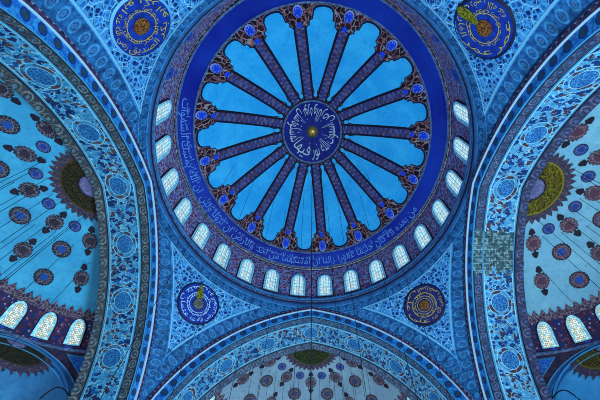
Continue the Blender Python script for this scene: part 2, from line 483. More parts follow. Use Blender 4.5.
dome_ring(.874, .884, 2, .008).build('band_molding', 'cornice_lavender', dome)
AZ0 = R_(6.6)
half = PI/16
pan = [(.285, .0), (.292, .012), (.305, .016), (.318, .012), (.326, .008), (.338, .013), (.352, .020), (.375, None), (.45, None), (.55, None), (.62, None), (.70, None), (.735, None), (.748, .103), (.758, .096), (.772, .074), (.7725, .085), (.790, .083), (.7975, .058), (.798, .064), (.840, .060), (.8405, .054), (.850, .050), (.857, .030), (.860, .0)]
RW = .046
def panel_half(r, w): return (r*half - RW) if w is None else min(w, r*half-.02)
for k in range(16):
    th = AZ0+(k+.5)*2*half
    rows, uv = [], []
    for r, w in pan:
        w = max(panel_half(r, w), .0006)
        rows.append([dome_pt(r, th+w*t/r, .005) for t in (-1, -.5, 0, .5, 1)]); uv.append([(w*t, r) for t in (-1, -.5, 0, .5, 1)])
    pn = MB().grid(rows, uv).build('panel', 'panel_azure', dome, 'bright azure wedge panel with a stepped outer end', smooth=False)
    for grow, mat_, of in ((.0075, 'cornice_dark', .003), (.0105, 'panel_line', .0022)):
        P, U = [], []
        for r, w in pan:
            w = max(panel_half(r, w), .0006)+grow; r2 = r+(grow if r > .8 else -grow if r < .3 else 0)
            P.append([dome_pt(r2, th+w*t/r2, of) for t in (-1, -.5, 0, .5, 1)]); U.append([(t, r) for t in (-1, -.5, 0, .5, 1)])
        MB().grid(P, U).build('outline', mat_, pn, 'thin outline' if mat_ == 'panel_line' else 'thin dark outline', smooth=False)
for k in range(16):
    th = AZ0+k*2*half
    rows, uv = [], []
    for i in range(25):
        r = .275+(.765-.275)*i/24; w = min(RW-.004, r*half*.97)
        rows.append([dome_pt(r, th+w*t/r, .009+.006*(1-t*t)) for t in (-1, -.6, 0, .6, 1)]); uv.append([(t, r) for t in (-1, -.6, 0, .6, 1)])
    MB().grid(rows, uv).build('rib', 'rib_pattern', dome, 'dark violet patterned rib running out from the medallion')
    def fm(a, c, off, th=th): return dome_pt(.843+a, th+c/.843, off)
    def fb(a, c, off, th=th): return dome_pt(.772+a, th+c/.772, off)
    MB().fan(scallop(.017, .003, 8, 48), fb, .012, 2, 1/.04, dome=.004).build('rib_bud', 'rim_rosette', dome, 'tiny blue bud at the end of a rib')
    MB().fan(scallop(.033, .004, 12), fm, .008, 3, 1/.037, dome=.012).build('rim_rosette', 'rim_rosette', dome, 'small blue rosette boss at the outer end of a rib')
def lay_ring(mb, body, r_base, height, th0, th1, inward=True, pt=dome_pt, off=.009, rep=True, gap=.02):
    # text round a ring; letter tops point to the centre (inward) or outwards
    th = th0
    w = text_mesh(body)[2]*height
    while th + w/r_base <= th1 + 1e-6:
        if inward: mb.text(body, lambda x, y, th=th: pt(r_base-y, th+x/r_base, off), height)
        else: mb.text(body, lambda x, y, th=th: pt(r_base+y, th-x/r_base, off), height)
        th += (w+gap)/r_base
        if not rep: break
verse = ['ان الله يمسك السموات', 'والارض ان تزولا ولين', 'زالتا ان امسكهما من احد', 'من بعده انه كان حليما غفورا']
def band_text(a0, a1, name, mat, lab):
    th = a0; i = 0
    while True:
        mb = MB()
        b1 = verse[i % 4]; h = .074; w = text_mesh(b1)[2]*h/.95
        if th+w > a1: break
        mb.text(b1, lambda x, y: dome_pt(.954-y*.9, th+x/.95, .008), h)
        mb.text(verse[(i+2) % 4], lambda x, y: dome_pt(.922-y*.62, th+.05+x/.95, .0085), h*.8)
        th += w+.03; i += 1
        mb.build(name, mat, dome, lab, smooth=False)
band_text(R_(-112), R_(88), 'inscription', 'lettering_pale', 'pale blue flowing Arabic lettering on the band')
band_text(R_(90), R_(246), 'inscription', 'lettering_faint', 'faint blue Arabic lettering on the band')  # same script, its weaker reflection on this side put into a darker blue
mk('medallion_navy', f_roundel('#12248a', '#0e1a6c'))
med = dome_ring(.0005, .262, 12, .012).build('central_medallion', 'medallion_navy', dome, 'round deep blue medallion at the crown of the dome')
dome_ring(.252, .268, 2, .018).build('medallion_border', 'cornice_lavender', med)
dome_ring(.268, .276, 2, .014).build('medallion_border', 'cornice_dark', med)
for i, wd in enumerate(['الله نور', 'السموات', 'والارض', 'مثل نوره', 'كمشكوة', 'فيها']):
    w = text_mesh(wd)[2]*.09; mb = MB()
    mb.text(wd, lambda x, y: dome_pt(max(.05, .205-y*1.75), R_(60*i)+x/w*R_(58), .017), .09)
    mb.build('script', 'lettering_silver', med, 'silver Arabic calligraphy circling the medallion', smooth=False)
MB().fan(circle(.041, 32), lambda a, c, off: dome_pt(hyp(a, c)+1e-5, math.atan2(c, a), off), .014, 5, 1/.036, dome=.03).build('boss', 'gold', med, 'small gilded boss at the centre')
MB().ring(circle(.041, 40), circle(.052, 40), lambda a, c, off: dome_pt(hyp(a, c), math.atan2(c, a), off), .02, .014).build('boss_rim', 'gilt_grey', med)

# ------------------------------------------------------------------ drum with its cornice
drum = thing('dome_drum', 'round window drum under the central dome, red and blue painted wall above moulded cornice', 'drum', (0, 0, 2.2))
def lathe(profile, nt=224):
    P, U, acc = [], [], 0
    for i, (r, z) in enumerate(profile):
        if i: acc += hyp(r-profile[i-1][0], z-profile[i-1][1])
        P.append([(r*sin(2*PI*j/nt), r*cos(2*PI*j/nt), z) for j in range(nt+1)]); U.append([(2*PI*j/nt*.985, acc) for j in range(nt+1)])
    return MB().grid(P, U)
lathe([(.985, 2.345), (.985, 2.45), (.985, 2.6), (.985, 2.7), (.985, 2.797)]).build('painted_wall', 'drum_ornament', drum, 'wall between the windows painted with red and blue flowers')
lathe([(.955, 2.300), (.952, 2.306), (.953, 2.328), (.960, 2.336), (.985, 2.345)]).build('sill_ledge', 'cornice_cyan', drum, 'light blue ledge under the windows')
lathe([(.952, 2.270), (.949, 2.280), (.951, 2.293), (.955, 2.300)]).build('cornice_molding', 'cornice_lavender', drum)
lathe([(.958, 2.262), (.952, 2.270)]).build('cornice_molding', 'cornice_dark', drum)
lathe([(.965, 2.221), (.957, 2.229), (.953, 2.245), (.958, 2.262)]).build('cornice_molding', 'cornice_blue', drum)

# ------------------------------------------------------------------ windows
WN = [0]
def window(fmap, w, h, at, label, group, glass, k=1.0):
    WN[0] += 1
    o = thing('window_%d' % WN[0], label, 'window', at, group, 'structure')
    A, Bo, Cc, D = arched(w, h, 14, k), arched(w*.88, h*.955, 14, k), arched(w*.66, h*.86, 14, k), arched(w*.62, h*.84, 14, k)
    MB().ring(A, Bo, fmap, .002, .010).build('frame_edge', 'window_surround_dark', o, smooth=False)
    MB().ring(Bo, Cc, fmap, .012, .010).build('window_frame', 'window_surround', o, 'broad light blue surround', smooth=False)
    MB().ring(Cc, D, fmap, .010, .004).build('reveal', 'window_surround', o, smooth=False)
    MB().fan(D, fmap, .005, 2).build('pane', glass, o, 'bright leaded glass pane', smooth=False)
    return o
ords = ['first', 'second', 'third', 'fourth', 'fifth', 'sixth', 'seventh', 'eighth', 'ninth', 'tenth']
for k in range(9):
    for sg in (-1, 1):
        th = sg*(k+.5)*2*PI/28
        def fm(a, c, off, th=th): rr = .985-off; return (rr*sin(th+a/.985), rr*cos(th+a/.985), 2.532+c)
        p = (.985*sin(th), .985*cos(th), 2.532)
        if not in_frame(p): continue
        side = 'left' if sg < 0 else 'right'
        lab = 'arched drum window of bright glass, %s to the %s of the hanging chandelier chain' % (ords[k], side)
        window(fm, .138, .325, p, lab, 'arched windows around the drum of the central dome', 'stained_glass', 1.85)

# ------------------------------------------------------------------ arches
E_, ZC, RA, A_ = .287, .982, 1.271, .965
def arc(dl, n=48):
    r = RA-dl; am = math.acos(E_/r); pts = []
    half_ = [(-E_+r*cos(am*i/n), ZC+r*sin(am*i/n), (am*(n-i)/n)*RA) for i in range(n+1)]
    leg = [(r-E_, .62, am*RA+ZC-.62), (r-E_, .8, am*RA+ZC-.8)]
    right = leg+half_
    return right+[(-s, z, -u) for s, z, u in reversed(right[:-1])]
def local(psi):
    cx, sx = cos(psi), sin(psi)
    return lambda n, l, z: (n*cx-l*sx, n*sx+l*cx, z)
def arch(psi, side, label):
    L = local(psi)
    o = thing('great_arch', label, 'arch', L(.965, 0, .62))
    def strip(prof):                                          # prof: list of (delta, n)
        P, U, acc = [], [], 0
        for i, (d, n) in enumerate(prof):
            if i: acc += hyp(d-prof[i-1][0], n-prof[i-1][1])
            a = arc(d); P.append([L(n, max(-n+.003, min(n-.003, s)), z) for s, z, u in a]); U.append([(u, acc) for s, z, u in a])
        return MB().grid(P, U)
    strip([(.001, .9655), (.004, .953), (.014, .947), (.024, .949), (.030, .955)]).build('outer_molding', 'molding_plum', o, 'narrow dark plum molding')
    strip([(.030, .955), (.032, .951), (.035, .952), (.036, .962)]).build('outer_fillet', 'edge_white', o, 'thin white fillet')
    strip([(.036, .962), (.066, .963), (.092, .965)]).build('face_band', 'strip_blue', o, 'blue face band with dark rosettes')
    strip([(.092, .965), (.088, .968), (.092, .974)]).build('fillet', 'edge_cyan', o)
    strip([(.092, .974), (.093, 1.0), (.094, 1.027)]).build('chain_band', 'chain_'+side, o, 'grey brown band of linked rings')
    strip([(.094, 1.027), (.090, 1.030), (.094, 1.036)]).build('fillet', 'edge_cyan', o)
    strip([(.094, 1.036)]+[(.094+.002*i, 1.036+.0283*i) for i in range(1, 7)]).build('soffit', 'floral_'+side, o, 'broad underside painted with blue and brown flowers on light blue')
    strip([(.106, 1.206), (.102, 1.208), (.106, 1.213)]).build('fillet', 'edge_cyan', o)
    strip([(.106, 1.213), (.118, 1.230), (.134, 1.244), (.142, 1.2492)]).build('inner_chain_band', 'inner_'+'chain_'+side, o, 'inner grey band of linked rings')
    # back rim closing onto the half dome
    a = arc(.142); P = [[], []]
    for s, z, u in a:
        P[0].append(L(1.2494, s, z))
        ang = math.atan2(max(z-1.2, -2), s) if z > 1.2 else None
        P[1].append(L(1.2494, 1.02*cos(ang), 1.2+1.02*sin(ang)) if ang is not None else L(1.2494, math.copysign(1.02, s), z))
    MB().grid(P, [[(0, 0)]*len(a)]*2).build('back_rim', 'cornice_dark', o)
    return o
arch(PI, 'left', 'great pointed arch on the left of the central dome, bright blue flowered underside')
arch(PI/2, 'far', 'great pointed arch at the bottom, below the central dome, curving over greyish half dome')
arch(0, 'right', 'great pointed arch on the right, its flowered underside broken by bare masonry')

# ------------------------------------------------------------------ pendentives
def s_of(z, d=0.0):
    q = (RA+d)**2-(z-ZC)**2
    return max(0.0, math.sqrt(max(q, 0))-E_)
def rho(z): return math.sqrt(A_**2+min(s_of(z), A_)**2)
DF, ZT = .080, 2.148
_mer = [(0, 2.22)]                                            # meridian arc length table, downwards
_z = 2.22
while _z > 1.2:
    z2 = _z-.005; _mer.append((_mer[-1][0]+hyp(.005, rho(z2)-rho(_z)), z2)); _z = z2
_ma = np.array(_mer)
def pendentive(qx, qy, label, rl):
    def Wp(az, z, off=0.0):
        # az measured from the x axis towards the y axis of this quarter
        dz = .003; dr = (rho(z+dz)-rho(z-dz))/(2*dz); L = hyp(1, dr)
        r = rho(z)-off/L; zz = z+off*dr/L*1.0
        return (qx*r*cos(az), qy*r*sin(az), zz)
    o = thing('pendentive', label, 'pendentive', (qx*.9, qy*.9, 1.0))
    P, U = [], []
    for i in range(60):
        z = ZC+.05+(2.2194-ZC-.05)*i/59; lo = min(PI/4, math.atan2(min(s_of(max(z, ZC)), A_), A_))
        P.append([Wp(lo+(PI/2-2*lo)*j/30, z) for j in range(31)]); U.append([((lo+(PI/2-2*lo)*j/30), z) for j in range(31)])
    MB().grid(P, U).build('shell', 'pendentive_ground', o, 'curved blue triangular shell')
    # borders along the two arches and under the drum
    def on(t, al, swap, off):
        r = RA+t; s = -E_+r*cos(al); z = ZC+r*sin(al)
        rr = rho(z); s = min(s, rr*sin(PI/4))
        az = math.asin(max(-1, min(1, s/rr)))
        return Wp(az if not swap else PI/2-az, z, off)
    for swap in (False, True):
        P, U = [], []
        for i in range(7):
            t = .002+(.076-.002)*i/6; row, ur = [], []
            amax = math.asin(min(1, (2.2185-ZC)/(RA+t)))
            amin = R_(6)
            for j in range(49):
                al = amin+(amax-amin)*j/48; row.append(on(t, al, swap, .003)); ur.append((al*RA, t))
            P.append(row); U.append(ur)
        MB().grid(P, U).build('border', 'pendentive_border', o, 'light blue border with ring rosettes')
    P, U = [], []
    for i in range(4):
        z = ZT+(2.2194-ZT)*i/3; lo = math.asin(min(1, s_of(z, .0)/rho(z)))+.02
        P.append([Wp(lo+(PI/2-2*lo)*j/48, z, .005) for j in range(49)]); U.append([((lo+(PI/2-2*lo)*j/48), (z-ZT)*1.15) for j in range(49)])
    MB().grid(P, U).build('border', 'pendentive_border', o, 'light blue border with ring rosettes')
    # lattice field
    def edge(z, d): return math.asin(min(1.0, s_of(z, d)/rho(z)))
    zb = ZT
    while edge(zb, DF) < PI/4-.004 and zb > 1.2: zb -= .004
    P, U = [], []
    for i in range(34):
        z = zb+(ZT-zb)*i/33; lo = min(edge(z, DF), PI/4-.001)
        P.append([Wp(lo+(PI/2-2*lo)*j/24, z, .008) for j in range(25)]); U.append([((lo+(PI/2-2*lo)*j/24)*1.05, z*1.2) for j in range(25)])
    fld = MB().grid(P, U).build('lattice_field', 'lattice_field', o, 'blue field with a pale flower lattice')
    mb = MB()
    for swap in (False, True):
        for d0, d1 in ((-.009, -.001),):
            P = [[], []]
            for i in range(34):
                z = zb+(ZT-zb)*i/33
                for q_, dd in ((0, DF+d0), (1, DF+d1)):
                    az = min(edge(z, dd), PI/4); P[q_].append(Wp(PI/2-az if swap else az, z, .011))
            mb.grid(P, [[(0, 0)]*34]*2)
    lo = edge(ZT, DF-.009)
    mb.grid([[Wp(lo+(PI/2-2*lo)*j/24, zz, .011) for j in range(25)] for zz in (ZT-.004, ZT+.004)], [[(0, 0)]*25]*2)
    mb.build('field_edging', 'edge_pale', o, 'thin pale edging line')
    # roundel
    L0 = float(np.interp(-(2.008 if qy < 0 else 1.990), -_ma[:, 1], _ma[:, 0]))
    def fm(a, c, off):                                         # a sideways, c down the slope
        z = float(np.interp(L0+c, _ma[:, 0], _ma[:, 1])); return Wp(PI/4+a/rho(z), z, off+.008)
    r = thing('calligraphy_roundel', rl['label'], 'medallion', fm(0, 0, 0), 'calligraphy roundels on the pendentives')
    RR = .136
    MB().fan(circle(RR, 64), fm, .006, 6, 1/RR).build('disc', rl['disc'], r, rl.get('dlab'))
    MB().ring(circle(RR*1.0, 64), circle(RR*1.07, 64), fm, .012, .006).build('border', rl['border'], r)
    flip = qx*qy                                                # keep the letters unmirrored
    names = rl['text']
    def pol(rad, th, off): return fm(rad*cos(th)*flip, rad*sin(th), off)
    for i in range(4):
        bodies = names[i % len(names)]
        mb = MB(); hgt = .046; w = text_mesh(bodies)[2]*hgt
        st = R_(90*i)
        mb.text(bodies, lambda x, y: pol(.121-y*.95, st+x/w*R_(86), .009), hgt)
        b2 = names[(i+1) % len(names)]; h2 = .036; w2 = text_mesh(b2)[2]*h2
        mb.text(b2, lambda x, y: pol(.080-y*.85, st+R_(40)+x/w2*R_(84), .010), h2)
        mb.build('script', rl['ink'], r, rl['inklab'], smooth=False)
    mb = MB()
    for rad in rl['rings']: mb.ring(circle(rad, 48), circle(rad+.0035, 48), fm, .009, .009)
    mb.build('ring_line', rl['ink'], r)
    MB().fan(circle(rl['boss'], 32), fm, .010, 4, 1/rl['boss'], dome=.008).build('boss', rl['bossmat'], r, rl['bosslab'])
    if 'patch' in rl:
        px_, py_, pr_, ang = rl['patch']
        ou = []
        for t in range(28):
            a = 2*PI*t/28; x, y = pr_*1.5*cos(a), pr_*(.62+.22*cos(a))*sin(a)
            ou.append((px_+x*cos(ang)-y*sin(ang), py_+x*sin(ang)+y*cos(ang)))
        MB().fan(ou, fm, .0125, 3, 1/.05, cen=(px_, py_)).build('painted_glint', 'glint_gold', r, 'greenish gold glint painted on the disc')  # reflection off the gilding, put into the colour of a flat patch
pendentive(-1, -1, 'curved blue pendentive at upper left, beside the left arch, with gold centred roundel',
           dict(label='round blue calligraphy roundel at upper left with gold script and red gold centre', disc='roundel_blue', border='edge_pale', ink='lettering_gold', inklab='gold Arabic script', rings=(.066,), text=['ابو بكر', 'رضى الله عنه', 'الصديق'], boss=.038, bossmat='gilt_boss', bosslab='red and gold centre boss'))
pendentive(1, -1, 'curved blue pendentive at upper right, beside the right arch, with gold glint painted on roundel',
           dict(label='round dark blue calligraphy roundel at upper right crossed by a painted green gold glint', disc='roundel_blue', border='cornice_dark', ink='lettering_gold', inklab='gold Arabic script', rings=(.066,), text=['عمر', 'رضى الله عنه', 'الفاروق'], boss=.038, bossmat='gilt_boss', bosslab='red brown and gold centre boss', patch=(.082, -.028, .040, -.32)))
pendentive(-1, 1, 'curved blue pendentive at lower left between the left and bottom arches, with white scripted roundel',
           dict(label='round calligraphy roundel at lower left with white script and a painted yellow glint at top', disc='roundel_blue', border='cornice_dark', ink='lettering_white', inklab='white Arabic script', rings=(.076, .060), text=['عثمان', 'رضى الله عنه', 'ذو النورين'.replace('ذ', 'د')], boss=.042, bossmat='gilt_grey', bosslab='worn grey centre', patch=(-.030, -.072, .036, 1.17)))
pendentive(1, 1, 'curved blue pendentive at lower right, between bottom and right arches, with plum roundel',
           dict(label='round plum calligraphy roundel at lower right with concentric rings and amber centre', disc='roundel_plum', border='cornice_dark', ink='lettering_gold', inklab='dull gold Arabic script', rings=(.082, .060, .045), text=['على', 'رضى الله عنه', 'المرتضى'], boss=.036, bossmat='gilt_boss', bosslab='amber centre boss'))

# ------------------------------------------------------------------ half domes
HR, HN, HZ = .90, 1.25, 1.20
ZX = 1.10                                                     # springing of the small half domes
def half_dome(psi, side, words_, exedra=None):
    L = local(psi)
    def Sp(az, po, off=0.0):
        R = HR-off; return L(HN+R*sin(po)*cos(az), R*sin(po)*sin(az), HZ+R*cos(po))
    def at(az, po):                                            # local map: a down the meridian, c sideways
        sa, ca, sp, cp = sin(az), cos(az), sin(po), cos(po)
        N = Vector((sp*ca, sp*sa, cp)); Mv = Vector((cp*ca, cp*sa, -sp)); Av = Vector((-sa, ca, 0))
        def f(a, c, off):
            t = hyp(a, c); d = N*cos(t)+((Mv*a+Av*c)*(sin(t)/t) if t > 1e-9 else Vector((0, 0, 0)))
            R = HR-off; return L(max(HN+R*d.x, HN+.0014), R*d.y, HZ+R*d.z)
        return f
    o = thing('half_dome', words_, 'half dome', L(HN, 0, HZ))
    zx = lambda az: exedra_cut(az) if exedra else None
    # shell: from crown to the foot, open over the small half dome
    def exedra_cut(az):
        d = abs(az-exedra)
        if d >= R_(31.5): return None
        w = .83*d; q = .458**2-w*w
        return ZX+math.sqrt(q) if q > 0 else None
    rows, uv = [], []
    azs = [R_(-90)+R_(180)*j/120 for j in range(121)]
    for i in range(49):
        row = []
        for az in azs:
            t = i/48; zc = zx(az)
            zlow = zc if zc else .9
            # first 30 steps over the upper sphere to z=1.6, the rest down to the edge
            if i <= 32: po = math.acos((1.60-HZ)/HR)*i/32; row.append(Sp(az, max(po, 1e-4)))
            else:
                z = 1.60+(min(zlow, 1.60)-1.60)*(i-32)/16
                if z >= HZ: row.append(Sp(az, math.acos((z-HZ)/HR)))
                else: row.append(L(HN+HR*cos(az), HR*sin(az), z))
        rows.append(row); uv.append([(az, i/48) for az in azs])
    up = MB().grid(rows[:33], uv[:33]).build('shell', 'half_dome_'+side, o, 'pale blue plastered vault')
    MB().grid(rows[32:], uv[32:]).build('lower_wall', 'spandrel_brown', o, 'dark brown lower wall under the windows')
    D1 = R_(1)
    def rosette(az, po, kind):
        f = at(R_(az), R_(po)); c = f(0, 0, 0)
        if not in_frame(c, 70): return
        if kind == 'R': MB().fan(scallop(3.1*D1, .25*D1, 18, 72), f, .004, 4, 1/(3.35*D1)).build('rosette', 'rosette_'+side, o, 'round plum rosette with a blue heart')
        if kind == 'd': MB().fan(circle(2.15*D1, 40), f, .004, 3, 1/(2.2*D1)).build('disc_ornament', 'disc_'+side, o, 'small plain blue disc')
        if kind == 'S':
            mb = MB().fan(scallop(2.55*D1, .35*D1, 14, 84, 1.15), f, .004, 4, 1/(3.4*D1))
            for sg in (-1, 1):
                ou = []
                for i in range(24):
                    a = 2*PI*i/24; x = 1.3*cos(a); y = 1.0*sin(a)*(1-.45*cos(a))*(1+.25*abs(sin(2*a)))
                    ou.append((sg*(4.7+x)*D1, y*D1))
                mb.fan(ou, f, .004, 2, 1/(3.4*D1), cen=(sg*4.6*D1, 0))
                mb.fan([(sg*x*D1, y*D1) for x, y in ((2.4, -.5), (3.7, -.3), (3.7, .3), (2.4, .5))], f, .0042, 1, 1/(3.4*D1), cen=(sg*3.0*D1, 0))
            mb.build('shield_ornament', 'shield_'+side, o, 'plum oval ornament with a bud at each end')
    for k in range(-2, 3): rosette(36*k, 21.8, 'S'); rosette(36*k, 37.0, 'S')
    for k in range(-3, 3):
        a = 18+36*k
        if abs(a) <= 90:
            m = a*.985
            rosette(m, 18.5, 'd'); rosette(m, 29.0, 'R'); rosette(m, 41.5, 'R')
    # crown medallion
    lab = {'left': 'dark scripted medallion at the crown of the left half dome, cut by the arch', 'far': 'dark green medallion at the crown of the bottom half dome, half hidden by arch', 'right': 'gold scripted medallion at the crown of the right half dome, cut by the arch'}[side]
    f = at(0.0, R_(1.2)); r = thing('crown_medallion', lab, 'medallion', f(0, 0, .01))
    LIM = -.6*D1                                              # stops where the half dome meets the arch
    clip = lambda ol: [(max(a, LIM), c) for a, c in ol]
    MB().fan(clip(circle(10.2*D1, 96)), f, .006, 8, 1/(10.2*D1), cen=(1*D1, 0)).build('disc', 'crown_disc_'+side, r)
    if side != 'far': MB().fan(clip(circle(4.4*D1, 40)), f, .010, 3, 1/(4.4*D1), cen=(.5*D1, 0)).build('core', 'crown_core', r, 'lavender patterned core')
    n = 288; teeth = 36
    ou = []
    for i in range(n):
        ph = (i*teeth/n) % 1.0; h = 12.0+1.9*max(0, 1-abs(ph-.5)*2)**.8
        ou.append((h*D1*cos(2*PI*i/n), h*D1*sin(2*PI*i/n)))
    MB().ring(clip(circle(10.2*D1, n)), clip(ou), f, .008, .005, 1.0, 3).build('leaf_border', 'serrated_brown', r, 'brown border with pointed leaves')
    # serrated border, window zone, cornice
    zp = lambda z: math.acos((z-HZ)/HR)
    P, U = [[], [], []], [[], [], []]
    n = 46*8
    for j in range(n+1):
        az = R_(-90)+PI*j/n; ph = (j/8) % 1.0; zt = 1.776+.028*max(0, 1-abs(ph-.5)*2.2)
        for q, z in enumerate((1.746, 1.764, zt)): P[q].append(Sp(az, zp(z), .005)); U[q].append((az*.68, z))
    MB().grid(P, U).build('leaf_border', 'serrated_dark', o, 'dark border of pointed leaves above the windows')
    P = [[Sp(R_(-90)+PI*j/90, zp(z), .004) for j in range(91)] for z in (1.590, 1.63, 1.67, 1.71, 1.748)]
    U = [[((R_(-90)+PI*j/90)*.68, z-1.59) for j in range(91)] for z in (1.590, 1.63, 1.67, 1.71, 1.748)]
    MB().grid(P, U).build('window_zone', 'window_zone_ornament', o, 'dark band painted with blue and red flowers between the windows')
    P = [[Sp(R_(-90)+PI*j/90, zp(z), of) for j in range(91)] for z, of in ((1.573, .004), (1.576, .016), (1.588, .016), (1.592, .004))]
    MB().grid(P, [[(0, 0)]*91]*4).build('cornice', 'cornice_lavender', o, 'thin lavender cornice under the windows')
    wl = []
    for k in range(-6, 7):
        az = (k*12.857+(k > 0)*1.3-(k < 0)*1.3)*R_(1); z0 = 1.676
        def fm(a, c, off, az=az): z = z0+c; return Sp(az+a/.76, zp(z), off+.004)
        p = fm(0, 0, 0)
        if in_frame(p, 60) and (side == 'far' or p[1] > -.2): wl.append((project(p)[0], fm, p))
    wl.sort(key=lambda t: abs(t[0]-300))
    for i, (x, fm, p) in enumerate(wl):
        if side == 'far': lab = 'arched window at the %s foot of the bottom half dome, %s from the arch' % ('left' if x < 300 else 'right', ords[sum(abs(q[0]-300) > abs(x-300)+1 and (q[0] < 300) == (x < 300) for q in wl)])
        else: lab = 'arched lattice window at the foot of the %s half dome, %s from the arch' % (side, ords[i])
        window(fm, .100, .148, p, lab, 'arched windows at the foot of the %s half dome' % side, 'lattice_glass', 1.25)
    # small half dome (exedra)
    if exedra:
        ea = exedra; n2 = Vector((cos(ea), sin(ea), 0)); l2 = Vector((-sin(ea), cos(ea), 0)); cen = Vector((HN, 0, ZX))+n2*.79
        rr = .445
        def Q(a, c, off, lat=0, po=0): pass
        def E(phi, po, off=0.0):                               # phi: from n2 towards l2
            R = rr-off; d = n2*(sin(po)*cos(phi))+l2*(sin(po)*sin(phi)); p = cen+d*R; return L(p.x, p.y, cen.z+cos(po)*R)
        ex = thing('small_half_dome', 'small pale blue half dome at bottom %s corner, framed by a blue arch' % side, 'half dome', L(cen.x, cen.y, .9))
        rows = [[E(-PI/2+PI*j/60, max(PI/2*i/24, 1e-4)) for j in range(61)] for i in range(25)]
        rows.append([tuple(Vector(p)-Vector((0, 0, .3))) for p in rows[-1]])
        MB().grid(rows, [[(0, 0)]*61]*26).build('shell', 'exedra_'+side, ex, 'plain pale blue vault')
        # arch trim in bands from the wall into the vault
        def curve(dr, dn, n=60):
            out = []
            for i in range(n+1):
                a = PI*i/n; w = (rr+dr)*cos(a); z = ZX+(rr+dr)*sin(a)
                ph = w/.83; q = math.sqrt(max(HR*HR-(z-HZ)**2, .01)) if z > HZ else HR
                wall = Vector((HN, 0, 0))+(n2*cos(ph)+l2*sin(ph))*(q-.006-max(0, -dn))
                flat = Vector((HN, 0, 0))+n2*(.79+max(0, dn))+l2*w
                p = wall if dn <= 0 else flat
                p.x = max(p.x, HN+.0016)
                out.append(L(p.x, p.y, z))
            return out
        def trim(name, mat, c0, c1, lab=None): MB().grid([curve(*c0), curve(*c1)], [[(i*.03, 0) for i in range(61)], [(i*.03, .03) for i in range(61)]]).build(name, mat, ex, lab)
        trim('arch_trim', 'edge_pale', (.030, -.001), (.022, -.006), 'pale outer line of the arch')
        trim('arch_trim', 'trim_blue', (.022, -.006), (.006, -.006), 'blue arch band')
        trim('arch_trim', 'edge_cyan', (.006, -.006), (-.002, -.004), 'light inner line of the arch')
        trim('arch_soffit', 'trim_blue', (-.002, -.004), (-.004, .05), 'blue underside of the arch')
        trim('arch_soffit', 'edge_cyan', (-.004, .05), (-.012, .055))
        # crown medallion with drop tips
        def fe(a, c, off):
            t = hyp(a, c); d = Vector((0, 0, 1))*cos(t)+((n2*a+l2*c)*(sin(t)/t) if t > 1e-9 else Vector((0, 0, 0)))
            p = cen+d*(rr-off); return L(p.x, p.y, p.z)
        cm = thing('crown_medallion', 'dark medallion with drop tipped border at the crown of the small %s half dome' % side, 'medallion', fe(.1, 0, .01))
        cl2 = lambda ol: [(max(a, 1.5*D1), c) for a, c in ol]
        MB().fan(cl2(circle(22.5*D1, 80)), fe, .004, 5, 1/(22.5*D1), cen=(4*D1, 0)).build('disc', 'crown_disc_exedra_'+side, cm)
        MB().fan(cl2(circle(8*D1, 40)), fe, .006, 2, 1/(8*D1), cen=(3*D1, 0)).build('core', 'crown_core', cm)
        n = 240; ou = []
        for i in range(n):
            ph = (i*30/n) % 1.0; h = 28.0+3.8*max(0, 1-abs(ph-.5)*3.2)
            ou.append((h*D1*cos(2*PI*i/n), h*D1*sin(2*PI*i/n)))
        MB().ring(cl2(circle(22.5*D1, n)), cl2(ou), fe, .006, .004, .5, 3).build('drop_border', 'serrated_brown', cm, 'brown border with drop tips')
        # blue triangle in the spandrel beside the arch
        def fs(az, z, off): return Sp(az, zp(z), off)
        sg = 1 if ea > 0 else -1
        T = [(R_(79), 1.550), (R_(87.5), 1.545), (R_(86.5), 1.445)]
        cx, cy = sum(t[0] for t in T)/3, sum(t[1] for t in T)/3
        ou = []
        for i in range(3):
            for t in range(6): a, b2 = T[i], T[(i+1) % 3]; ou.append((a[0]+(b2[0]-a[0])*t/6, a[1]+(b2[1]-a[1])*t/6))
        g = lambda a, c, off: fs(sg*a, c, off)
        MB().fan(ou, g, .006, 2, 1.0, cen=(cx, cy)).build('spandrel_panel', 'spandrel_blue', o, 'small blue triangular panel beside the small arch', smooth=False)
        big = [(cx+(a-cx)*1.22, cy+(c-cy)*1.22) for a, c in ou]
        MB().ring(ou, big, g, .008, .006).build('spandrel_edging', 'edge_cyan', o, smooth=False)
        # thin iron bracket at the foot of the small arch
        pts_ = []
        for i in range(13):
            t = i/12; az_ = sg*R_(79+9.5*t); z_ = 1.285+.042*sin(PI*t)-.03*(1-t)**2
            pts_.append(Sp(az_, math.acos((z_-HZ)/HR), .055+.03*sin(PI*t)))
        ib = MB().tube(pts_, .0035, 6).build('iron_bracket', 'iron'); ib['category'] = 'bracket'
        ib['label'] = 'thin curved dark iron bracket at the foot of the small %s half dome arch' % side
    return o, Sp, L
hdl = half_dome(PI, 'left', 'light blue half dome on the left covered with plum rosettes behind the left arch', exedra=R_(-60))
hdf = half_dome(PI/2, 'far', 'greyish blue half dome at the bottom covered with small rosettes behind the far arch')
hdr = half_dome(0, 'right', 'pale blue half dome on the right covered with plum rosettes behind the right arch', exedra=R_(60))

